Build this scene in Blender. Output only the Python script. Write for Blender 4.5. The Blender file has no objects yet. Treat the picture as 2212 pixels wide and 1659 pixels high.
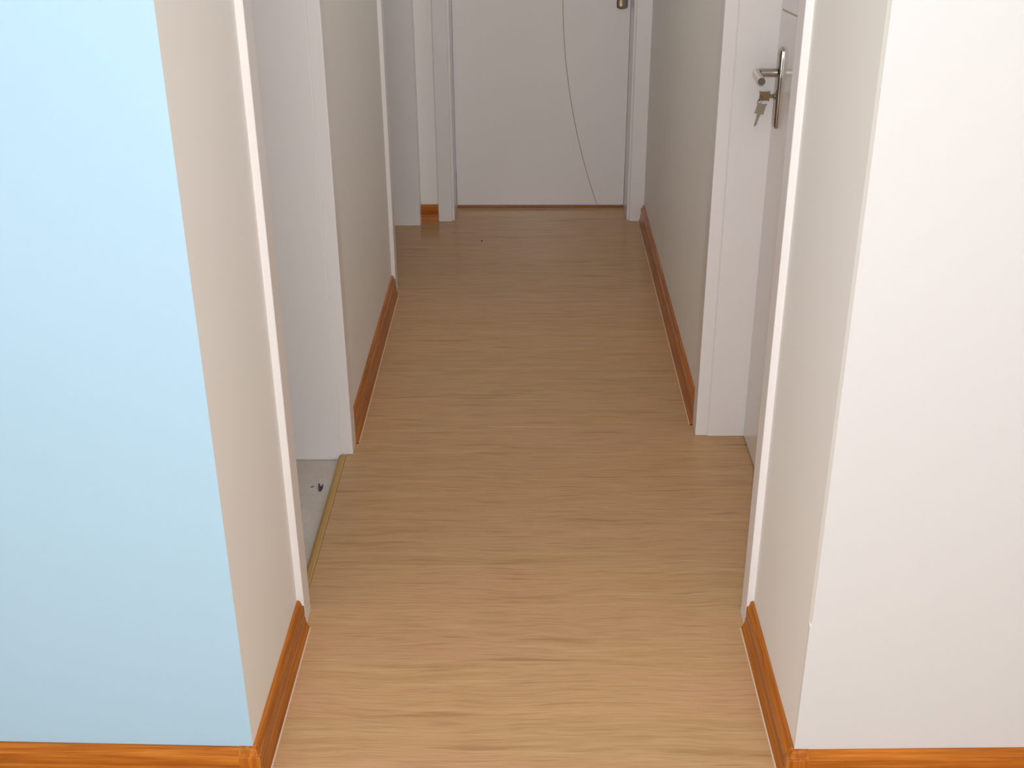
import bpy, bmesh, math, random
from mathutils import Vector, Matrix
random.seed(7)
scene = bpy.context.scene
C = scene.collection

# ------------------------------------------------------------------ camera
H = 1.6                                   # lens height; every plan length below is metric
F_PX, PITCH, YAW, ROLL = 2585.2, 0.456697, -0.017465, 0.007044
cp, sp, cy, sy = math.cos(PITCH), math.sin(PITCH), math.cos(YAW), math.sin(YAW)
fwd = Vector((sy * cp, cy * cp, -sp)); right = Vector((cy, -sy, 0)); down = fwd.cross(right)
cr, sr = math.cos(ROLL), math.sin(ROLL)
r2 = cr * right + sr * down; d2 = -sr * right + cr * down
camd = bpy.data.cameras.new('camera'); cam = bpy.data.objects.new('camera', camd); C.objects.link(cam)
m = Matrix((r2, -d2, -fwd)).transposed().to_4x4(); m.translation = (0, 0, H)
cam.matrix_world = m
camd.sensor_width = 36.0; camd.lens = F_PX / 2212 * 36.0; camd.clip_start = 0.02
scene.camera = cam

# ------------------------------------------------------------------ world, lights, exposure
world = bpy.data.worlds.new('world'); scene.world = world; world.use_nodes = True
world.node_tree.nodes['Background'].inputs[0].default_value = (0.75, 0.85, 1.0, 1)
world.node_tree.nodes['Background'].inputs[1].default_value = 1.0
scene.view_settings.view_transform = 'Standard'; scene.view_settings.look = 'None'
scene.view_settings.gamma = 1.0; scene.view_settings.use_curve_mapping = False
scene.view_settings.exposure = 0.0
cyc = scene.cycles
cyc.max_bounces = 6; cyc.diffuse_bounces = 5; cyc.glossy_bounces = 3; cyc.transmission_bounces = 1; cyc.transparent_max_bounces = 2; cyc.volume_bounces = 0
cyc.caustics_reflective = False; cyc.caustics_refractive = False
cyc.use_adaptive_sampling = True; cyc.adaptive_threshold = 0.05; cyc.adaptive_min_samples = 16; cyc.use_light_tree = False

def light(name, kind, loc, rot, energy, color, **kw):
    d = bpy.data.lights.new(name, kind); d.energy = energy; d.color = color
    for k, v in kw.items(): setattr(d, k, v)
    o = bpy.data.objects.new(name, d); o.location = loc; o.rotation_euler = rot; C.objects.link(o); return o
E = dict(flash=74.0, window=52.0, side=15.0, corridor=3.9)
# the camera's own flash, just beside the lens
light('camera_flash', 'POINT', (0.015, 0.0, H + 0.06), (0, 0, 0), E['flash'], (0.985, 0.99, 1.0), shadow_soft_size=0.012)
# added ambient fill from behind the camera; its window is added too
light('back_ambient_fill', 'AREA', (0, -2.72, 1.55), (math.radians(90), 0, 0), E['window'], (0.97, 0.99, 1.0), shape='RECTANGLE', size=3.0, size_y=1.7)
light('side_fill', 'AREA', (-2.72, -0.3, 1.45), (math.radians(90), 0, math.radians(-90)), E['side'], (1.0, 0.99, 0.97), shape='RECTANGLE', size=2.0, size_y=1.7)  # added side fill that brightens the right corridor wall
# added overhead fill for the deep corridor; no lamp is known there
light('corridor_fill', 'AREA', (0, 3.4, 2.57), (0, 0, 0), E['corridor'], (1.0, 0.97, 0.93), shape='DISK', size=0.4)

# ------------------------------------------------------------------ plan (metres)
WL, WR = -0.4952, 0.4709                  # corridor wall faces
WC = WL - 0.003                           # left outer corner, a touch out of line
Y0 = 1.634                                # faces of the two front walls
SK = math.tan(math.radians(1.2))          # the front walls recede a little outwards
ROOM = 2.6
CEIL = 2.6
TL, TR = 0.20, 0.24                       # side wall thickness
LOW = -0.017                              # bare cement floor level
DOORH = 2.04
L1A, L1B = 2.130, 2.822                   # left near doorway
L2A, L2B = 4.046, 4.746                   # left far doorway
R1A, R1B = 2.127, 2.931                   # right doorway
YE = 4.811                                # end wall face
EX0, EX1 = -0.326, 0.407                  # end doorway
YLEAF = 4.987
XLEAF = 0.590
PR = 0.014                                # casing thickness
CW = 0.062                                # casing width

# ------------------------------------------------------------------ materials
def mat(name):
    mm = bpy.data.materials.new(name); mm.use_nodes = True
    nt = mm.node_tree; return mm, nt, nt.nodes['Principled BSDF']
def N(nt, t, **kw):
    n = nt.nodes.new(t)
    for k, v in kw.items(): setattr(n, k, v)
    return n
def mapping(nt, scale, coord='Object'):
    tc = N(nt, 'ShaderNodeTexCoord'); mp = N(nt, 'ShaderNodeMapping'); mp.inputs['Scale'].default_value = scale
    nt.links.new(tc.outputs[coord], mp.inputs['Vector']); return mp
def ramp(nt, stops):
    r = N(nt, 'ShaderNodeValToRGB'); e = r.color_ramp.elements
    while len(e) < len(stops): e.new(0.5)
    for k, (p, c) in enumerate(stops):
        e[k].position = p; e[k].color = (c, c, c, 1) if isinstance(c, (int, float)) else (*c, 1)
    return r
def noise(nt, vec, scale, detail=3, rough=0.55):
    n = N(nt, 'ShaderNodeTexNoise'); n.inputs['Scale'].default_value = scale
    n.inputs['Detail'].default_value = detail; n.inputs['Roughness'].default_value = rough
    nt.links.new(vec, n.inputs['Vector']); return n
def bump(nt, b, height, strength, dist):
    bp = N(nt, 'ShaderNodeBump'); bp.inputs['Strength'].default_value = strength; bp.inputs['Distance'].default_value = dist
    nt.links.new(height, bp.inputs['Height']); nt.links.new(bp.outputs[0], b.inputs['Normal'])
def mixc(nt, fac, a, c2, blend='MIX'):
    mx = N(nt, 'ShaderNodeMix', data_type='RGBA', blend_type=blend)
    for s, v in ((0, fac), (6, a), (7, c2)):
        if hasattr(v, 'is_output'): nt.links.new(v, mx.inputs[s])
        elif s == 0: mx.inputs[0].default_value = v
        else: mx.inputs[s].default_value = (*v, 1)
    return mx.outputs[2]

def paint(name, col, rough=0.75, amp=0.015):
    mm, nt, b = mat(name)
    mp = mapping(nt, (1, 1, 1))
    n = noise(nt, mp.outputs[0], 2.5, 1)
    c = mixc(nt, n.outputs[0], tuple(x * (1 - amp) for x in col), tuple(min(1, x * (1 + amp)) for x in col))
    nt.links.new(c, b.inputs['Base Color']); b.inputs['Roughness'].default_value = rough
    return mm
M = {}
M['cream'] = paint('cream_wall_paint', (0.865, 0.855, 0.825), 0.6)
M['white'] = paint('wall_paint_darkened_for_flash', (0.605, 0.610, 0.615), 0.6)  # same paint as the cream return, its colour darkened to offset the flash
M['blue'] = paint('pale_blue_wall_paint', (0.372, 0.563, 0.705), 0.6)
M['ceiling'] = paint('ceiling_white_paint', (0.85, 0.84, 0.82), 0.8)

def enamel(name, col, rough):
    mm, nt, b = mat(name)
    mp = mapping(nt, (260, 260, 5)); n = noise(nt, mp.outputs[0], 1.0, 4)
    c = mixc(nt, n.outputs[0], tuple(x * 0.965 for x in col), col)
    nt.links.new(c, b.inputs['Base Color']); b.inputs['Roughness'].default_value = rough
    bump(nt, b, n.outputs[0], 0.10, 0.0006)
    return mm
M['enamel'] = enamel('white_door_enamel', (0.83, 0.805, 0.80), 0.30)
M['leaf'] = enamel('white_door_leaf_enamel', (0.82, 0.795, 0.79), 0.22)

mm, nt, b = mat('groove_tan'); b.inputs['Base Color'].default_value = (0.42, 0.31, 0.21, 1); b.inputs['Roughness'].default_value = 0.5
n = noise(nt, mapping(nt, (40, 40, 40)).outputs[0], 1.0); nt.links.new(mixc(nt, n.outputs[0], (0.50, 0.40, 0.31), (0.56, 0.46, 0.36)), b.inputs['Base Color']); M['groove'] = mm

# laminate: grain runs along each plank's own X
mm, nt, b = mat('oak_laminate')
tc = N(nt, 'ShaderNodeTexCoord'); oi = N(nt, 'ShaderNodeObjectInfo')
cmb = N(nt, 'ShaderNodeCombineXYZ')
for k, f in enumerate((37.0, 71.0, 0.0)):
    mu = N(nt, 'ShaderNodeMath', operation='MULTIPLY'); mu.inputs[1].default_value = f
    nt.links.new(oi.outputs['Random'], mu.inputs[0]); nt.links.new(mu.outputs[0], cmb.inputs[k])
ad = N(nt, 'ShaderNodeVectorMath', operation='ADD'); nt.links.new(tc.outputs['Object'], ad.inputs[0]); nt.links.new(cmb.outputs[0], ad.inputs[1])
# gentle warp so that the streaks bend like cathedral grain
wn = noise(nt, ad.outputs[0], 2.2, 2); sub = N(nt, 'ShaderNodeVectorMath', operation='SUBTRACT'); sub.inputs[1].default_value = (0.5, 0.5, 0.5)
nt.links.new(wn.outputs['Color'], sub.inputs[0])
scl = N(nt, 'ShaderNodeVectorMath', operation='MULTIPLY'); scl.inputs[1].default_value = (0.0, 0.06, 0.0); nt.links.new(sub.outputs[0], scl.inputs[0])
ad2 = N(nt, 'ShaderNodeVectorMath', operation='ADD'); nt.links.new(ad.outputs[0], ad2.inputs[0]); nt.links.new(scl.outputs[0], ad2.inputs[1])
def stretched(s):
    mp = N(nt, 'ShaderNodeMapping'); mp.inputs['Scale'].default_value = s; nt.links.new(ad2.outputs[0], mp.inputs['Vector']); return mp.outputs[0]
fine = noise(nt, stretched((10, 330, 1)), 1.0, 2, 0.6)
medm = noise(nt, stretched((2.4, 48, 1)), 1.0, 4, 0.65)
strk = noise(nt, stretched((2.1, 27, 1)), 1.0, 3, 0.55)
dash = noise(nt, stretched((5.5, 105, 1)), 1.0, 2, 0.5)
patch = noise(nt, stretched((1.6, 9, 1)), 1.0, 2, 0.5)
rm = ramp(nt, [(0.30, 0.0), (0.70, 1.0)]); nt.links.new(medm.outputs[0], rm.inputs[0])
base = mixc(nt, rm.outputs[0], (0.497, 0.293, 0.136), (0.582, 0.380, 0.196))
rp = ramp(nt, [(0.38, 0.0), (0.68, 0.9)]); nt.links.new(patch.outputs[0], rp.inputs[0])
base = mixc(nt, rp.outputs[0], base, (0.555, 0.330, 0.178))
rf = ramp(nt, [(0.34, 0.78), (0.54, 1.0)]); nt.links.new(fine.outputs[0], rf.inputs[0])
base = mixc(nt, 0.8, base, rf.outputs[0], 'MULTIPLY')
rd = ramp(nt, [(0.27, 0.50), (0.405, 0.0)]); nt.links.new(dash.outputs[0], rd.inputs[0])
base = mixc(nt, rd.outputs[0], base, (0.33, 0.175, 0.080))
rs = ramp(nt, [(0.24, 0.72), (0.31, 0.42), (0.39, 0.0)]); nt.links.new(strk.outputs[0], rs.inputs[0])
base = mixc(nt, rs.outputs[0], base, (0.32, 0.165, 0.075))
vr = N(nt, 'ShaderNodeMapRange'); vr.inputs['To Min'].default_value = 0.97; vr.inputs['To Max'].default_value = 1.03
nt.links.new(oi.outputs['Random'], vr.inputs[0])
base = mixc(nt, 1.0, base, vr.outputs[0], 'MULTIPLY')
nt.links.new(base, b.inputs['Base Color']); b.inputs['Roughness'].default_value = 0.17; b.inputs['Specular IOR Level'].default_value = 0.16
bump(nt, b, fine.outputs[0], 0.05, 0.0004)
M['oak'] = mm

def stain(name, axis, c0, c1, c2):
    mm, nt, b = mat(name)
    s = [150, 150, 150]; s[axis] = 5
    mp = mapping(nt, tuple(s)); n = noise(nt, mp.outputs[0], 1.0, 4, 0.6)
    s2 = [45, 45, 45]; s2[axis] = 1.5
    n2 = noise(nt, mapping(nt, tuple(s2)).outputs[0], 1.0, 2)
    r = ramp(nt, [(0.32, c0), (0.52, c1), (0.72, c2)]); nt.links.new(n.outputs[0], r.inputs[0])
    r2_ = ramp(nt, [(0.35, 0.72), (0.6, 1.0)]); nt.links.new(n2.outputs[0], r2_.inputs[0])
    c = mixc(nt, 0.8, r.outputs[0], r2_.outputs[0], 'MULTIPLY')
    nt.links.new(c, b.inputs['Base Color']); b.inputs['Roughness'].default_value = 0.20; b.inputs['Specular IOR Level'].default_value = 0.25
    return mm
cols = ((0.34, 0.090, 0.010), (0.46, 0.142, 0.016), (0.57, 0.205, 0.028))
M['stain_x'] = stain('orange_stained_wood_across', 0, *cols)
M['stain_z'] = stain('orange_stained_wood_upright', 2, *cols)
M['stain_y'] = stain('orange_stained_wood_along', 1, *cols)

mm, nt, b = mat('reducer_strip_tan'); mp = mapping(nt, (120, 4, 120)); n = noise(nt, mp.outputs[0], 1.0, 3)
nt.links.new(mixc(nt, n.outputs[0], (0.44, 0.255, 0.085), (0.54, 0.33, 0.12)), b.inputs['Base Color']); b.inputs['Roughness'].default_value = 0.45; b.inputs['Specular IOR Level'].default_value = 0.25; M['strip'] = mm

mm, nt, b = mat('bare_cement'); mp = mapping(nt, (1, 1, 1)); n1 = noise(nt, mp.outputs[0], 9, 6, 0.65); n2 = noise(nt, mp.outputs[0], 260, 3, 0.7)
c = mixc(nt, n1.outputs[0], (0.56, 0.50, 0.45), (0.74, 0.67, 0.61)); r = ramp(nt, [(0.35, 0.86), (0.6, 1.0)]); nt.links.new(n2.outputs[0], r.inputs[0])
nt.links.new(mixc(nt, 1.0, c, r.outputs[0], 'MULTIPLY'), b.inputs['Base Color']); b.inputs['Roughness'].default_value = 0.9; bump(nt, b, n2.outputs[0], 0.4, 0.002); M['cement'] = mm

def plain(name, col, rough, metal=0.0, amp=0.06, sc=60):
    mm, nt, b = mat(name); n = noise(nt, mapping(nt, (sc, sc, sc)).outputs[0], 1.0, 3)
    nt.links.new(mixc(nt, n.outputs[0], tuple(x * (1 - amp) for x in col), tuple(min(1, x * (1 + amp)) for x in col)), b.inputs['Base Color'])
    b.inputs['Roughness'].default_value = rough; b.inputs['Metallic'].default_value = metal; return mm
M['chrome'] = plain('brushed_nickel', (0.48, 0.45, 0.40), 0.09, 1.0)
M['brass'] = plain('key_brass', (0.42, 0.33, 0.25), 0.30, 1.0)
M['pewter'] = plain('key_pewter', (0.40, 0.36, 0.30), 0.5, 0.5)
M['caulk'] = plain('pale_caulk', (0.70, 0.52, 0.40), 0.55)
M['black'] = plain('black_crumb', (0.02, 0.02, 0.025), 0.7)
M['lilac'] = plain('dark_lilac_scrap', (0.07, 0.06, 0.095), 0.6, 0, 0.5, 300)
M['rust'] = plain('red_brown_splinter', (0.28, 0.09, 0.05), 0.7)

# ------------------------------------------------------------------ helpers
def tag(o, label=None, cat=None, kind=None, group=None):
    if label: o['label'] = label
    if cat: o['category'] = cat
    if kind: o['kind'] = kind
    if group: o['group'] = group
    return o
def link(name, me, parent=None, loc=None):
    o = bpy.data.objects.new(name, me); C.objects.link(o)
    if parent is not None: o.parent = parent
    if loc is not None: o.location = loc
    return o
def empty(name, loc=(0, 0, 0)):
    o = bpy.data.objects.new(name, None); o.location = loc; o.empty_display_size = 0.05; C.objects.link(o); return o
class MB:
    def __init__(s): s.v = []; s.f = []; s.mi = []
    def add(s, verts, faces, mi=0):
        o = len(s.v); s.v += [tuple(v) for v in verts]; s.f += [tuple(o + i for i in f) for f in faces]
        s.mi += [mi] * len(faces) if isinstance(mi, int) else list(mi); return s
    def box(s, x0, x1, y0, y1, z0, z1, mi=0):
        v = [(x, y, z) for z in (z0, z1) for x, y in ((x0, y0), (x1, y0), (x1, y1), (x0, y1))]
        return s.add(v, [(3, 2, 1, 0), (4, 5, 6, 7), (0, 1, 5, 4), (1, 2, 6, 5), (2, 3, 7, 6), (3, 0, 4, 7)], mi)
    def prism(s, fp, z0, z1, mi=0, cap=0):              # footprint counter-clockwise; mi may be one index per side
        n = len(fp); v = [(x, y, z0) for x, y in fp] + [(x, y, z1) for x, y in fp]
        f = [tuple(range(n - 1, -1, -1)), tuple(range(n, 2 * n))] + [(i, (i + 1) % n, n + (i + 1) % n, n + i) for i in range(n)]
        return s.add(v, f, [cap, cap] + (list(mi) if not isinstance(mi, int) else [mi] * n))
    def build(s, name, mats, parent=None, origin=(0, 0, 0), bevel=0, segs=2, smooth=False, only_sharp=True):
        me = bpy.data.meshes.new(name)
        ox = Vector(origin)
        me.from_pydata([Vector(v) - ox for v in s.v], [], s.f); me.update()
        mats = mats if isinstance(mats, (list, tuple)) else [mats]
        for x in mats: me.materials.append(x)
        for p, i in zip(me.polygons, s.mi): p.material_index = i; p.use_smooth = smooth
        if bevel or smooth:
            bm = bmesh.new(); bm.from_mesh(me)
            if bevel:
                bmesh.ops.bevel(bm, geom=[e for e in bm.edges if len(e.link_faces) == 2 and e.calc_face_angle(0) > 0.5], offset=bevel, segments=segs, affect='EDGES', profile=0.5, clamp_overlap=True)
            bm.to_mesh(me); bm.free()
        o = link(name, me, parent); o.location = ox
        return o
def sweep(name, prof, path, normals, mat_, parent=None, label=None):
    """prof: (out, z) list from top to foot; path: plan points; normals: mitre vector at each path point"""
    mb = MB(); n = len(prof)
    pr = [(0.0, 0.0)] + [(o, z) for o, z in prof[::-1]]
    pr = [(0.0, prof[-1][1])] + prof[::-1]; n = len(pr)
    for (px, py), (nx, ny) in zip(path, normals):
        mb.v += [(px + nx * o, py + ny * o, z) for o, z in pr]
    for k in range(len(path) - 1):
        for i in range(n):
            j = (i + 1) % n
            mb.f.append((k * n + i, k * n + j, (k + 1) * n + j, (k + 1) * n + i)); mb.mi.append(0)
    mb.f.append(tuple(range(n - 1, -1, -1))); mb.f.append(tuple((len(path) - 1) * n + i for i in range(n))); mb.mi += [0, 0]
    o = mb.build(name, mat_, parent, smooth=True)
    bm = bmesh.new(); bm.from_mesh(o.data); bmesh.ops.recalc_face_normals(bm, faces=bm.faces); bm.to_mesh(o.data); bm.free()
    o.data.set_sharp_from_angle(angle=0.7)
    return o
def lathe(name, prof, axis, mat_, parent, loc, seg=24):
    """prof: (radius, along) ; axis: unit Vector"""
    ax = Vector(axis).normalized(); u = ax.orthogonal().normalized(); w = ax.cross(u)
    mb = MB()
    for r, a in prof:
        mb.v += [ax * a + (u * math.cos(2 * math.pi * k / seg) + w * math.sin(2 * math.pi * k / seg)) * r for k in range(seg)]
    for i in range(len(prof) - 1):
        for k in range(seg):
            k2 = (k + 1) % seg
            mb.f.append((i * seg + k, i * seg + k2, (i + 1) * seg + k2, (i + 1) * seg + k)); mb.mi.append(0)
    mb.f.append(tuple(range(seg - 1, -1, -1))); mb.f.append(tuple((len(prof) - 1) * seg + k for k in range(seg))); mb.mi += [0, 0]
    o = mb.build(name, mat_, parent, smooth=True); o.location = loc
    o.data.set_sharp_from_angle(angle=0.6)
    return o

# ------------------------------------------------------------------ floor and planks
PW, PT = 0.17005, 0.012
SEAM0 = 1.1198 * H
floor = MB().prism([(-ROOM, -2.6), (ROOM, -2.6), (ROOM, Y0 + 0.2), (XLEAF + 0.08, Y0 + 0.2), (XLEAF + 0.08, 5.6), (WL - TL - 0.02, 5.6), (WL - TL - 0.02, 3.75), (WL - 0.004, 3.75), (WL - 0.004, Y0 + 0.2), (-ROOM, Y0 + 0.2)], -0.14, -PT).build('floor', M['cement'])
tag(floor, 'oak laminate floor with planks laid across the corridor', 'floor', 'structure')
plank_cache = {}
def plank(x0, x1, y0, y1):
    L, W = round(x1 - x0, 4), round(y1 - y0, 4)
    if (L, W) not in plank_cache:
        c = 0.0009
        mb = MB()
        mb.v = [(x, y, -PT) for x, y in ((0, 0), (L, 0), (L, W), (0, W))] + [(x, y, -c * 0.5) for x, y in ((0, 0), (L, 0), (L, W), (0, W))] + \
               [(x, y, 0) for x, y in ((c, c), (L - c, c), (L - c, W - c), (c, W - c))]
        for a in (0, 4):
            for i in range(4):
                j = (i + 1) % 4; mb.f.append((a + i, a + j, a + 4 + j, a + 4 + i)); mb.mi.append(0)
        mb.f += [(3, 2, 1, 0), (8, 9, 10, 11)]; mb.mi += [0, 0]
        me = bpy.data.meshes.new('plank'); me.from_pydata(mb.v, [], mb.f); me.update(); me.materials.append(M['oak'])
        plank_cache[(L, W)] = me
    return link('plank', plank_cache[(L, W)], floor, (x0, y0, 0))
k0 = math.floor((-2.6 - SEAM0) / PW)
row = k0
while True:
    ya = SEAM0 + row * PW; yb = ya + PW
    if ya > 5.3: break
    ya = max(ya, -2.6)
    if yb <= Y0 + 0.02:                                  # open room: 1.22 m boards, staggered
        x = -ROOM
        st = [0.55, 1.05, 0.80][row % 3]
        e = -ROOM + st
        first = True
        while x < ROOM - 0.01:
            # the corridor strip shows whole boards
            x1 = min(e, ROOM)
            plank(x, x1, ya, yb); x = x1; e = x1 + 1.22
    elif ya < Y0 + 0.02:
        for xa, xb in ((-ROOM, -1.75), (-1.75, -0.60), (-0.60, 0.56), (0.56, 1.70), (1.70, ROOM)): plank(xa, xb, ya, yb)
    elif ya > YE - 0.0:
        plank(EX0 - 0.05, EX1 + 0.05, ya, yb)
    elif yb > R1A and ya < R1B:
        plank(WL - 0.004, XLEAF + 0.08, ya, yb)
    elif yb > L2A and ya < L2B:
        plank(WL - TL - 0.02, WR + 0.02, ya, yb)
    else:
        plank(WL - 0.004, WR + 0.02, ya, yb)
    row += 1

# ------------------------------------------------------------------ ceiling and outer shell
tag(MB().box(-2.9, 2.9, -2.8, 5.8, CEIL, CEIL + 0.1).build('ceiling', M['ceiling']), 'plain white ceiling over room and corridor', 'ceiling', 'structure')
tag(MB().box(-2.8, -ROOM, -2.6, -1.3, -0.14, CEIL).box(-2.8, -ROOM, 0.7, 5.6, -0.14, CEIL).box(-2.8, -ROOM, -1.3, 0.7, -0.14, 0.6).box(-2.8, -ROOM, -1.3, 0.7, 2.3, CEIL).build('wall_left_outer', M['white']), 'outer wall with an opening added for the side fill, far left', 'wall', 'structure')  # opening made up to let the added side fill in
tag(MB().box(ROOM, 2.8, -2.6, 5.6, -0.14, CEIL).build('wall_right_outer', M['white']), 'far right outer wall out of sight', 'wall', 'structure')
wb = MB()
for bx in ((-2.8, -1.55, 0, CEIL), (1.55, 2.8, 0, CEIL), (-1.55, 1.55, 0, 0.65), (-1.55, 1.55, 2.45, CEIL)): wb.box(bx[0], bx[1], -2.8, -2.6, bx[2] - (0.14 if bx[2] == 0 else 0), bx[3])
tag(wb.build('wall_back', M['white']), 'wall with a wide opening added for the fill behind the viewer', 'wall', 'structure')  # opening made up for the ambient fill at the back

wf = MB()
for x in (-1.55, -0.53, 0.49, 1.51): wf.box(x, x + 0.04, -2.66, -2.62, 0.65, 2.45)
for z in (0.65, 2.41): wf.box(-1.51, 1.51, -2.66, -2.62, z, z + 0.04)
tag(wf.build('fill_window_1', M['enamel']), 'white frame of the wide window added for light behind the viewer', 'window', 'structure')  # made-up frame around the back fill
wf = MB()
for y in (-1.3, -0.32, 0.66): wf.box(-2.66, -2.62, y, y + 0.04, 0.6, 2.3)
for z in (0.6, 2.26): wf.box(-2.66, -2.62, -1.26, 0.66, z, z + 0.04)
tag(wf.build('fill_window_2', M['enamel']), 'white frame of the window added for side light, far left wall', 'window', 'structure')  # made-up frame around the side fill

# cement floor of the rooms on the left, a step lower
tag(MB().prism([(-ROOM, Y0 + 0.2), (WL - 0.004, Y0 + 0.2), (WL - 0.004, 3.75), (WL - TL - 0.02, 3.75), (WL - TL - 0.02, 5.6), (-ROOM, 5.6)], -0.14, LOW).build('floor_cement', M['cement']), 'bare grey cement floor beyond the left doorway', 'floor', 'structure')
tag(MB().box(XLEAF + 0.08, ROOM, Y0 + 0.2, 5.6, -0.14, -PT).build('floor_right_room', M['cement']), 'floor of the room behind the right door', 'floor', 'structure')
tag(MB().box(-ROOM, WL - TL, 3.40, 3.52, LOW, CEIL).build('wall_partition', M['cream']), 'partition between the two left rooms', 'wall', 'structure')

# ------------------------------------------------------------------ inner walls
ZB = -0.02
fw = 0.16
# left front wall: blue towards the viewer, cream in the corridor
fp = [(-ROOM, Y0 + SK * (ROOM + WL)), (WC, Y0), (WL, L1A - 0.002), (WL - TL, L1A - 0.002), (WL - TL, Y0 + fw), (-ROOM, Y0 + fw + SK * (ROOM + WL))]
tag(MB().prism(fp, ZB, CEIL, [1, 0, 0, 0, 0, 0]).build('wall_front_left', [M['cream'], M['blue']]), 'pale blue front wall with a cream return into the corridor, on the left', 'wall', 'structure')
def fpr(xc): return [(xc, Y0), (ROOM, Y0 + SK * (ROOM - WR)), (ROOM, Y0 + fw + SK * (ROOM - WR)), (WR + TR, Y0 + fw), (WR + TR, R1A - 0.002), (WR, R1A - 0.002), (WR, Y0 + 0.014)]
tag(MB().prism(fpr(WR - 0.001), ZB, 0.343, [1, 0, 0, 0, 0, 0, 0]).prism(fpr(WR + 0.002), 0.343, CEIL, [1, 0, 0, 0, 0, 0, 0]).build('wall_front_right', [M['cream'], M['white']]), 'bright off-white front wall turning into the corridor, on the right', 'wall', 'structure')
w = MB().box(WL - TL, WL, L1B + 0.002, L2A - 0.002, ZB, CEIL).box(WL - TL, WL, L1A - 0.002, L1B + 0.002, DOORH, CEIL).box(WL - TL, WL, L2A - 0.002, L2B + 0.002, DOORH, CEIL)
w.box(WL - TL, WL, L2B + 0.002, YE, ZB, CEIL)
tag(w.build('wall_left', M['cream']), 'cream corridor wall between the two left doorways', 'wall', 'structure')
w = MB().box(WR, WR + TR, R1B + 0.002, YE, ZB, CEIL).box(WR, WR + TR, R1A - 0.002, R1B + 0.002, DOORH, CEIL)
tag(w.build('wall_right', M['cream']), 'cream corridor wall between right door and end wall', 'wall', 'structure')
w = MB().box(-ROOM, EX0 - 0.03, YE, YE + 0.26, ZB, CEIL).box(EX1 + 0.03, ROOM, YE, YE + 0.26, ZB, CEIL).box(EX0 - 0.03, EX1 + 0.03, YE, YE + 0.26, DOORH, CEIL)
tag(w.build('wall_end', M['cream']), 'cream end wall around the far white door', 'wall', 'structure')

# ------------------------------------------------------------------ baseboards with caulk
def arc(cx, cz, r, a0, a1, n):
    return [(cx + r * math.cos(math.radians(a0 + (a1 - a0) * k / n)), cz + r * math.sin(math.radians(a0 + (a1 - a0) * k / n))) for k in range(n + 1)]
PROF = [(0.0, 0.072)] + arc(0.002, 0.067, 0.005, 90, 10, 6) + [(0.0085, 0.0615), (0.0100, 0.0590)] + arc(0.0110, 0.0562, 0.0026, 85, 0, 5) + \
       [(0.0139, 0.0360), (0.0132, 0.0335), (0.0132, 0.0315), (0.0143, 0.0290), (0.0150, 0.0170), (0.0180, 0.0095), (0.0208, 0.0045), (0.0220, 0.0)]
BEAD = [(0.0215, 0.0024), (0.0232, 0.0010), (0.0238, 0.0)]
def baseboard(name, path, normals, key, label, bead=True):
    o = sweep(name, PROF, path, normals, M[key]); tag(o, label, 'baseboard', 'structure')
    if bead:
        bd = sweep('caulk_line', BEAD, path, normals, M['caulk'], o); bd['label'] = 'pale caulk line along the floor'
    return o
def mitre(a, b_):
    v = (Vector(a) + Vector(b_)); return v / (v.dot(Vector(a)))
nl = Vector((-SK, -1)).normalized(); nr = Vector((SK, -1)).normalized()
mL = mitre(nl, (1, 0)); mR = mitre(nr, (-1, 0))
YCL = L1A - CW                           # near edge of the left casing
YCR = R1A - 0.055
baseboard('baseboard_front_left', [(-ROOM, Y0 + SK * (ROOM + WL)), (WC, Y0)], [nl, mL], 'stain_x', 'glossy orange wood baseboard under the blue wall', False)
baseboard('baseboard_front_right', [(WR, Y0), (ROOM, Y0 + SK * (ROOM - WR))], [mR, nr], 'stain_x', 'glossy orange wood baseboard under the off-white front wall', False)
bl = baseboard('baseboard_left_near', [(WC, Y0), (WL, YCL)], [mL, (1, 0)], 'stain_y', 'orange wood baseboard at the left corridor mouth, ending at a casing')
br = baseboard('baseboard_right_near', [(WR, Y0), (WR, YCR)], [mR, (-1, 0)], 'stain_y', 'orange wood baseboard at the right corridor mouth, ending at a casing')
baseboard('baseboard_left', [(WL, L1B + CW), (WL, L2A - CW)], [(1, 0), (1, 0)], 'stain_y', 'brown wood baseboard between the two left doorways')
baseboard('baseboard_right', [(WR, R1B + CW), (WR, YE)], [(-1, 0), (-1, 0)], 'stain_y', 'brown wood baseboard from right door to end door')
baseboard('baseboard_end', [(WL, YE), (EX0 - 0.060, YE)], [(0, -1), (0, -1)], 'stain_x', 'short red-brown baseboard piece left of the end door', False)
# moulded caps that close the outer corners
def corner_cap(parent, cx, sx, mit, key):
    arm = 0.024
    n1 = Vector((-sx * SK, -1)).normalized()
    prof = [(o + 0.0012 if o > 0 else 0.0, z + (0.0 if z < 0.07 else 0.0008)) for o, z in PROF]
    o = sweep('corner_cap', prof, [(cx - sx * arm, Y0 + SK * arm), (cx, Y0), (cx, Y0 + arm * 0.35)], [n1, mit, (sx, 0)], M[key], parent)
    o['label'] = 'smooth moulded corner piece'
corner_cap(bl, WC, 1, mL, 'stain_z'); corner_cap(br, WR, -1, mR, 'stain_z')

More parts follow.
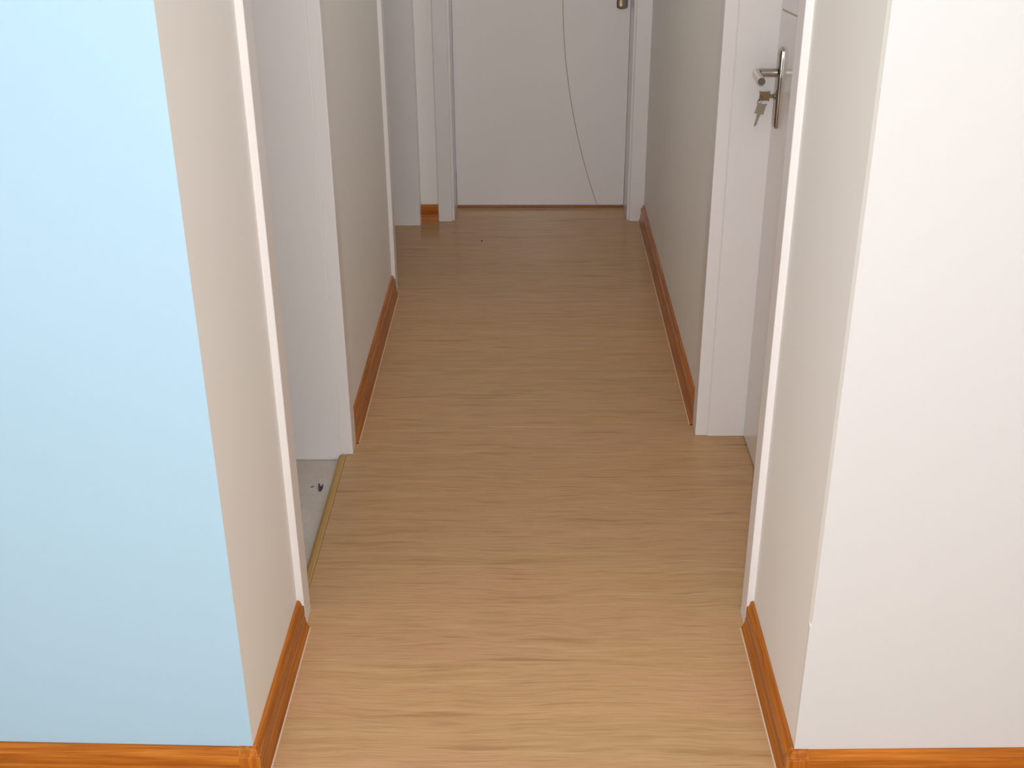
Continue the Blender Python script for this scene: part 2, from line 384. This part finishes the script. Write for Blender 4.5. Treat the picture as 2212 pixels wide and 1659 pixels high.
# ------------------------------------------------------------------ doorways on the side walls
def casing_leg(name, parent, side, face, ya, yb, z1, proud=PR, bv=0.0025):
    """a flat casing board on a side wall; side +1 = left wall (faces +X), -1 = right wall"""
    x0, x1 = (face - 0.0195, face + proud) if side > 0 else (face - proud, face + 0.0195)
    return MB().box(x0, x1, ya, yb, 0.0, z1).build(name, M['enamel'], parent, bevel=bv)
def side_doorway(name, label, side, face, ya, yb, thick, near_w, far_extra=0.0, far_w=CW, zj=LOW, flush=False):
    d = empty(name, (face, (ya + yb) / 2, 0)); tag(d, label, 'doorway', 'structure')
    inv = Vector(d.location)
    def put(o): o.location = Vector(o.location) - inv; return o
    put(casing_leg('casing', d, side, face, ya - near_w, ya, DOORH + CW))
    put(casing_leg('casing', d, side, face, yb, yb + far_w, DOORH + CW, PR + far_extra))
    put(MB().box(*(sorted((face, face + side * PR))), ya, yb, DOORH, DOORH + CW).build('casing', M['enamel'], d, bevel=0.0025))
    a, e = face - side * (0.0 if flush else 0.020), face - side * thick       # jamb boards start behind the casing return
    j = 0.018
    pj = 0.0003 if flush else 0.003
    for y0_, y1_ in ((ya - 0.002, ya + pj), (yb - pj, yb + 0.002)):
        put(MB().box(*sorted((a, e)), y0_, y1_, zj + 0.004, DOORH).build('jamb', M['enamel'], d, bevel=0.0012, segs=1))
    put(MB().box(*sorted((a, e)), ya, yb, DOORH - 0.003, DOORH + 0.001).build('jamb', M['enamel'], d))
    return d, put
side_doorway('door_1', 'white cased doorway in the left wall, nearest, showing bare cement', 1, WL, L1A, L1B, TL, CW)
side_doorway('door_2', 'white cased doorway in the left wall, farther one beside the end wall', 1, WL, L2A, L2B, TL, CW, 0.0236, YE - L2B, -0.004, True)
dr, putr = side_doorway('door_3', 'white right-hand door with lever handle and keys', -1, WR, R1A, R1B, XLEAF - WR + 0.05, 0.055, zj=-0.004)

def grooved_leaf(name, parent, to_world, u0, u1, v0, v1, curve, along_v, thick, w=0.0022, depth=0.0022):
    """a slab with a curved groove cut into its face. to_world(u, v, d): d = depth behind the face"""
    lo, hi = (v0, v1) if along_v else (u0, u1)
    a0, a1 = (u0, u1) if along_v else (v0, v1)
    K = 40; mb = MB(); ts = [lo + (hi - lo) * i / K for i in range(K + 1)]
    P = (lambda s, t, d: to_world(s, t, d)) if along_v else (lambda s, t, d: to_world(t, s, d))
    for t in ts:
        c = curve(t)
        mb.v += [P(a0, t, 0), P(c - w, t, 0), P(c + w, t, 0), P(a1, t, 0), P(a0, t, thick), P(a1, t, thick), P(c - w, t, depth), P(c + w, t, depth)]
    for i in range(K):
        o, q = i * 8, i * 8 + 8
        for s, t in ((0, 1), (1, 6), (6, 7), (7, 2), (2, 3), (3, 5), (5, 4), (4, 0)):
            mb.f.append((o + s, o + t, q + t, q + s)); mb.mi.append(0)
    for e in (0, K * 8): mb.f.append(tuple(e + x for x in (0, 1, 6, 7, 2, 3, 5, 4))); mb.mi.append(0)
    leaf = mb.build(name, M['leaf'], parent)
    bm = bmesh.new(); bm.from_mesh(leaf.data); bmesh.ops.recalc_face_normals(bm, faces=bm.faces); bm.to_mesh(leaf.data); bm.free()
    g = MB()
    for t in ts:
        c = curve(t); g.v += [P(c - w * 0.98, t, depth - 0.0006), P(c, t, depth - 0.0002), P(c + w * 0.98, t, depth - 0.0006)]
    for i in range(K):
        o, q = i * 3, i * 3 + 3
        g.f += [(o, o + 1, q + 1, q), (o + 1, o + 2, q + 2, q + 1)]; g.mi += [0, 0]
    go = g.build('groove', M['groove'], leaf); go['label'] = 'thin tan curved groove line'
    return leaf

# right door leaf: closed, set back in its opening; groove arcs across it above the handle
leaf3 = grooved_leaf('door_leaf', dr, lambda u, v, d: (XLEAF + d, u, v), R1A + 0.004, R1B - 0.004, 0.007, DOORH - 0.006,
                     lambda y: 1.1455 + 0.043 * (2.947 - y) + 0.10 * (2.947 - y) ** 2, False, 0.04)
putr(leaf3)
# end doorway and leaf
de = empty('door_4', ((EX0 + EX1) / 2, YE, 0)); tag(de, 'closed white door at the corridor end with an arc groove', 'door', 'structure')
inv = Vector(de.location)
def pute(o): o.location = Vector(o.location) - inv; return o
pute(MB().box(EX0 - 0.060, EX0 - 0.003, YE - PR, YE, 0, DOORH + CW).build('casing', M['enamel'], de, bevel=0.0025))
pute(MB().box(EX1 + 0.003, WR, YE - PR, YE, 0, DOORH + CW).build('casing', M['enamel'], de, bevel=0.0025))
pute(MB().box(EX0 - 0.003, EX1 + 0.003, YE - PR, YE, DOORH, DOORH + CW).build('casing', M['enamel'], de, bevel=0.0025))
for xa, xb, s in ((EX0 - 0.030, EX0 + 0.006, 1), (EX1 - 0.006, EX1 + 0.030, -1)):
    pute(MB().box(xa, xb, YE + 0.004, YE + 0.26, 0, DOORH).build('jamb', M['enamel'], de, bevel=0.0015))
pute(MB().box(EX0 + 0.006, EX1 - 0.006, YE + 0.004, YE + 0.26, DOORH - 0.006, DOORH + 0.02).build('jamb', M['enamel'], de))
leaf4 = grooved_leaf('door_leaf', de, lambda u, v, d: (u, YLEAF + d, v), EX0 + 0.0085, EX1 - 0.0085, 0.014, DOORH - 0.009,
                     lambda z: H * (0.0795 + 0.318 * (z / H - 0.565) ** 2), True, 0.04, 0.0019)
pute(leaf4)
st = pute(MB().box(EX0 + 0.0085, EX1 - 0.0085, YLEAF + 0.004, YLEAF + 0.034, 0.0, 0.006).build('threshold', M['stain_x'], de, bevel=0.002)); st['label'] = 'thin brown strip standing for shade and reflection under the leaf'  # no real sill: brown strip paints the shaded gap and its reflection

# ------------------------------------------------------------------ door furniture
def rounded_plate(name, mat_, parent, cx_half, z0, z1, thick, to_world, n=8):
    """a long plate with half-round ends; convex across its width"""
    out = []
    for k in range(n + 1):
        a = math.pi * k / n; out.append((cx_half * math.cos(a), z1 - cx_half * 0.45 + cx_half * 0.45 * math.sin(a)))
    for k in range(n + 1):
        a = math.pi + math.pi * k / n; out.append((cx_half * math.cos(a), z0 + cx_half * 0.45 + cx_half * 0.45 * math.sin(a)))
    mb = MB(); nn = len(out); zc = (z0 + z1) / 2
    lev = [(1.0, 0.0), (1.0, thick * 0.35), (0.95, thick * 0.55), (0.84, thick * 0.78), (0.64, thick * 0.96), (0.38, thick * 1.07), (0.12, thick * 1.1)]
    for s, d in lev:
        for x, z in out: mb.v.append(to_world(x * s, zc + (z - zc) * (1 - (1 - s) * cx_half / ((z1 - z0) / 2)), d))
    for i in range(len(lev) - 1):
        for k in range(nn):
            j = (k + 1) % nn; mb.f.append((i * nn + k, i * nn + j, (i + 1) * nn + j, (i + 1) * nn + k)); mb.mi.append(0)
    mb.f.append(tuple(range(nn))); mb.f.append(tuple((len(lev) - 1) * nn + k for k in range(nn))); mb.mi += [0, 0]
    o = mb.build(name, mat_, parent, smooth=True)
    bm = bmesh.new(); bm.from_mesh(o.data); bmesh.ops.recalc_face_normals(bm, faces=bm.faces); bm.to_mesh(o.data); bm.free()
    o.data.set_sharp_from_angle(angle=0.7)
    return o
def tube(name, pts, radii, mat_, parent, seg=14, flat=1.0):
    """a swept oval tube; flat scales the section vertically"""
    mb = MB(); pts = [Vector(p_) for p_ in pts]; n = len(pts)
    for i, p_ in enumerate(pts):
        t = (pts[min(i + 1, n - 1)] - pts[max(i - 1, 0)]).normalized()
        up = Vector((0, 0, 1)); s = t.cross(up).normalized(); up = s.cross(t)
        for k in range(seg):
            a = 2 * math.pi * k / seg; mb.v.append(p_ + s * math.cos(a) * radii[i] + up * math.sin(a) * radii[i] * flat)
    for i in range(n - 1):
        for k in range(seg):
            j = (k + 1) % seg; mb.f.append((i * seg + k, i * seg + j, (i + 1) * seg + j, (i + 1) * seg + k)); mb.mi.append(0)
    mb.f.append(tuple(range(seg - 1, -1, -1))); mb.f.append(tuple((n - 1) * seg + k for k in range(seg))); mb.mi += [0, 0]
    o = mb.build(name, mat_, parent, smooth=True); o.data.set_sharp_from_angle(angle=0.8); return o
def lever_set(parent, put, T, z_bot, z_top, z_lev, z_cyl, half, nx):
    """T(u, z, d): u along the leaf towards the hinges, d out of the face"""
    pl = put(rounded_plate('handle_plate', M['chrome'], parent, half, z_bot, z_top, 0.010, T)); pl['label'] = 'long slim nickel back plate'
    out = []; rad = []
    for k in range(3): out.append(T(0, z_lev, 0.008 + 0.019 * k)); rad.append(0.0100)
    for k in range(1, 7):
        a = math.pi / 2 * k / 6; out.append(T(0.012 * (1 - math.cos(a)), z_lev, 0.047 + 0.012 * math.sin(a))); rad.append(0.0100)
    for k in range(1, 7): out.append(T(0.012 + 0.0145 * k, z_lev, 0.059 + 0.0006 * k)); rad.append(0.0100 - 0.0002 * k)
    lv = put(tube('lever', out, rad, M['chrome'], parent, flat=1.0)); lv['label'] = 'polished nickel lever'
    c0 = Vector(T(0, z_cyl, 0.008)); c1 = Vector(T(0, z_cyl, 0.02))
    ax = (c1 - c0).normalized()
    cy_ = put(lathe('lock_cylinder', [(0.0085, 0.0), (0.0085, 0.004), (0.0072, 0.0055), (0.002, 0.0058)], ax, M['chrome'], parent, c0)); cy_['label'] = 'round lock cylinder'
    return c0, ax
YH = 2.868
T3 = lambda u, z, d: (XLEAF - d, YH - u, z)
c3, ax3 = lever_set(dr, putr, T3, 0.877, 1.069, 1.010, 0.955, 0.017, None)
T4 = lambda u, z, d: (0.366 - u, YLEAF - d, z)
lever_set(de, pute, T4, 0.828, 1.02, 0.96, 0.90, 0.0225, None)

# ------------------------------------------------------------------ keys
def key_mesh():
    th = 0.0011
    bow = [(-0.0125, 0.000), (-0.0110, 0.004), (-0.0110, 0.0215), (-0.0135, 0.0260), (-0.004, 0.0245), (0.004, 0.0245), (0.0135, 0.0260), (0.0110, 0.0215), (0.0110, 0.004), (0.0125, 0.0), (0.0045, 0.0),
           (0.0045, -0.006), (0.0030, -0.008), (0.0030, -0.013), (0.0018, -0.0145), (0.0030, -0.0165), (0.0020, -0.0195), (0.0030, -0.0225), (0.0022, -0.026), (0.0008, -0.0300), (-0.0022, -0.0305), (-0.0030, -0.029), (-0.0030, -0.007), (-0.0045, -0.006), (-0.0045, 0.0)]
    n = len(bow); me = bpy.data.meshes.new('key_body')
    v = [(x, -th, z) for x, z in bow] + [(x, th, z) for x, z in bow]
    f = [tuple(range(n - 1, -1, -1)), tuple(range(n, 2 * n))] + [(i, (i + 1) % n, n + (i + 1) % n, n + i) for i in range(n)]
    me.from_pydata(v, [], f); me.update(); me.materials.append(M['brass'])
    bm = bmesh.new(); bm.from_mesh(me); bmesh.ops.recalc_face_normals(bm, faces=bm.faces)
    bmesh.ops.triangulate(bm, faces=[x for x in bm.faces if len(x.verts) > 4]); bm.to_mesh(me); bm.free(); return me
KM = key_mesh()
def emboss(parent, mat_=None):
    """the raised rim plate on both cheeks of the bow"""
    mb = MB()
    for s in (-1, 1): mb.box(-0.0075, 0.0075, *sorted((s * 0.0010, s * 0.0016)), 0.006, 0.0185)
    o = mb.build('bow_plate', mat_ or M['brass'], parent, bevel=0.0005, segs=1); return o
k1 = link('door_key', KM); emboss(k1)
# blade inside the lock: local -Z points into the door (+X); the bow stands upright
k1.matrix_world = Matrix.Translation(c3 + ax3 * 0.0135) @ Matrix(((0, 0, -1), (-0.17, 0.985, 0), (0.985, 0.17, 0))).to_4x4()
tag(k1, 'brass-toned key with its blade pushed into the lock under the lever', 'key')
bow_end = c3 + ax3 * 0.036
hang = Vector((bow_end.x + 0.000, bow_end.y - 0.004, bow_end.z - 0.0075))
KM2 = KM.copy(); KM2.materials.clear(); KM2.materials.append(M['pewter'])
k2 = link('door_key', KM2); emboss(k2, M['pewter'])
k2.matrix_world = Matrix.Translation(hang + Vector((-0.001, -0.002, -0.0335))) @ Matrix.Rotation(math.radians(13), 4, 'Y') @ Matrix.Rotation(math.radians(12), 4, 'Z')
tag(k2, 'loose pewter-toned key dangling by a ring from the one in the lock', 'key')
# split ring through both bows
rb = MB(); R_, rr = 0.0078, 0.0007; A, Bs = 24, 6
for i in range(A):
    a = 2 * math.pi * i / A
    for k in range(Bs):
        b_ = 2 * math.pi * k / Bs; q = R_ + rr * math.cos(b_); rb.v.append((q * math.cos(a), rr * math.sin(b_), q * math.sin(a)))
for i in range(A):
    for k in range(Bs): rb.f.append((i * Bs + k, ((i + 1) % A) * Bs + k, ((i + 1) % A) * Bs + (k + 1) % Bs, i * Bs + (k + 1) % Bs)); rb.mi.append(0)
ring = rb.build('key_ring', M['chrome'], smooth=True); ring.location = hang + Vector((0, 0.0, -0.002)); ring.rotation_euler = (0.2, 0, 0.6)
tag(ring, 'tiny wire ring joining the two keys', 'key ring')

# ------------------------------------------------------------------ threshold trim at the near left doorway
tp = [(WL - 0.006, 0.0004), (WL - 0.0085, 0.0016), (WL - 0.0165, 0.0014), (WL - 0.0235, -0.0016), (WL - 0.0243, -0.0040), (WL - 0.0243, LOW)]
mb = MB(); ring_ = tp + [(WL - 0.0045, LOW), (WL - 0.0045, 0.0)]
n = len(ring_)
for yy in (L1A + 0.003, L1B - 0.003): mb.v += [(x, yy, z) for x, z in ring_]
for i in range(n): mb.f.append((i, (i + 1) % n, n + (i + 1) % n, n + i)); mb.mi.append(0)
mb.f += [tuple(range(n - 1, -1, -1)), tuple(range(n, 2 * n))]; mb.mi += [0, 0]
o = mb.build('trim_1', M['strip']); bm = bmesh.new(); bm.from_mesh(o.data); bmesh.ops.recalc_face_normals(bm, faces=bm.faces); bm.to_mesh(o.data); bm.free()
tag(o, 'tan reducer strip between laminate and bare cement at the left doorway', 'threshold strip', 'structure')

# ------------------------------------------------------------------ small litter
def crumb(name, loc, size, mat_, label, cat, seed, rotz=0.0):
    rnd = random.Random(seed); bm = bmesh.new(); bmesh.ops.create_icosphere(bm, subdivisions=2, radius=1.0)
    for v in bm.verts:
        k = 1 + rnd.uniform(-0.28, 0.28); v.co = Vector((v.co.x * size[0] * k, v.co.y * size[1] * k, (v.co.z * k) * size[2]))
    zmin = min(v.co.z for v in bm.verts)
    for v in bm.verts: v.co.z -= zmin
    me = bpy.data.meshes.new(name); bm.to_mesh(me); bm.free(); me.materials.append(mat_)
    o = link(name, me); o.location = loc; o.rotation_euler.z = rotz; tag(o, label, cat); return o
def scrap(loc):
    out = [(-0.0005, -0.0110), (0.0045, -0.0115), (0.0085, 0.0000), (0.0085, 0.0085), (0.0050, 0.0055), (0.0015, 0.0070), (-0.0030, 0.0165), (-0.0055, 0.0130), (-0.0040, 0.0000)]
    lift = [0.0, 0.0, 0.004, 0.009, 0.004, 0.002, 0.007, 0.006, 0.001]
    n = len(out); bm = bmesh.new()
    lo = [bm.verts.new((x, y, h)) for (x, y), h in zip(out, lift)]; hi = [bm.verts.new((x * 0.9, y * 0.95, h + 0.0035)) for (x, y), h in zip(out, lift)]
    ct = bm.verts.new((0.002, 0.0, 0.0045)); cb = bm.verts.new((0.002, 0.0, 0.0005))
    for i in range(n):
        j = (i + 1) % n; bm.faces.new((lo[i], lo[j], hi[j], hi[i])); bm.faces.new((hi[i], hi[j], ct)); bm.faces.new((lo[j], lo[i], cb))
    bmesh.ops.recalc_face_normals(bm, faces=bm.faces); me = bpy.data.meshes.new('paper_scrap'); bm.to_mesh(me); bm.free(); me.materials.append(M['lilac'])
    o = link('paper_scrap', me); o.location = loc; tag(o, 'crumpled blackish scrap lying on the bare cement floor', 'scrap')
scrap((-0.5490, 2.668, LOW))
crumb('splinter', (-0.5700, 2.679, LOW), (0.0055, 0.0018, 0.0012), M['rust'], 'tiny red-brown splinter on the bare cement floor', 'splinter', 5, 0.3)
crumb('grit_speck', (-0.1960, 4.553, 0.0), (0.0028, 0.004, 0.002), M['black'], 'tiny black speck on the laminate before the end door', 'speck', 9)
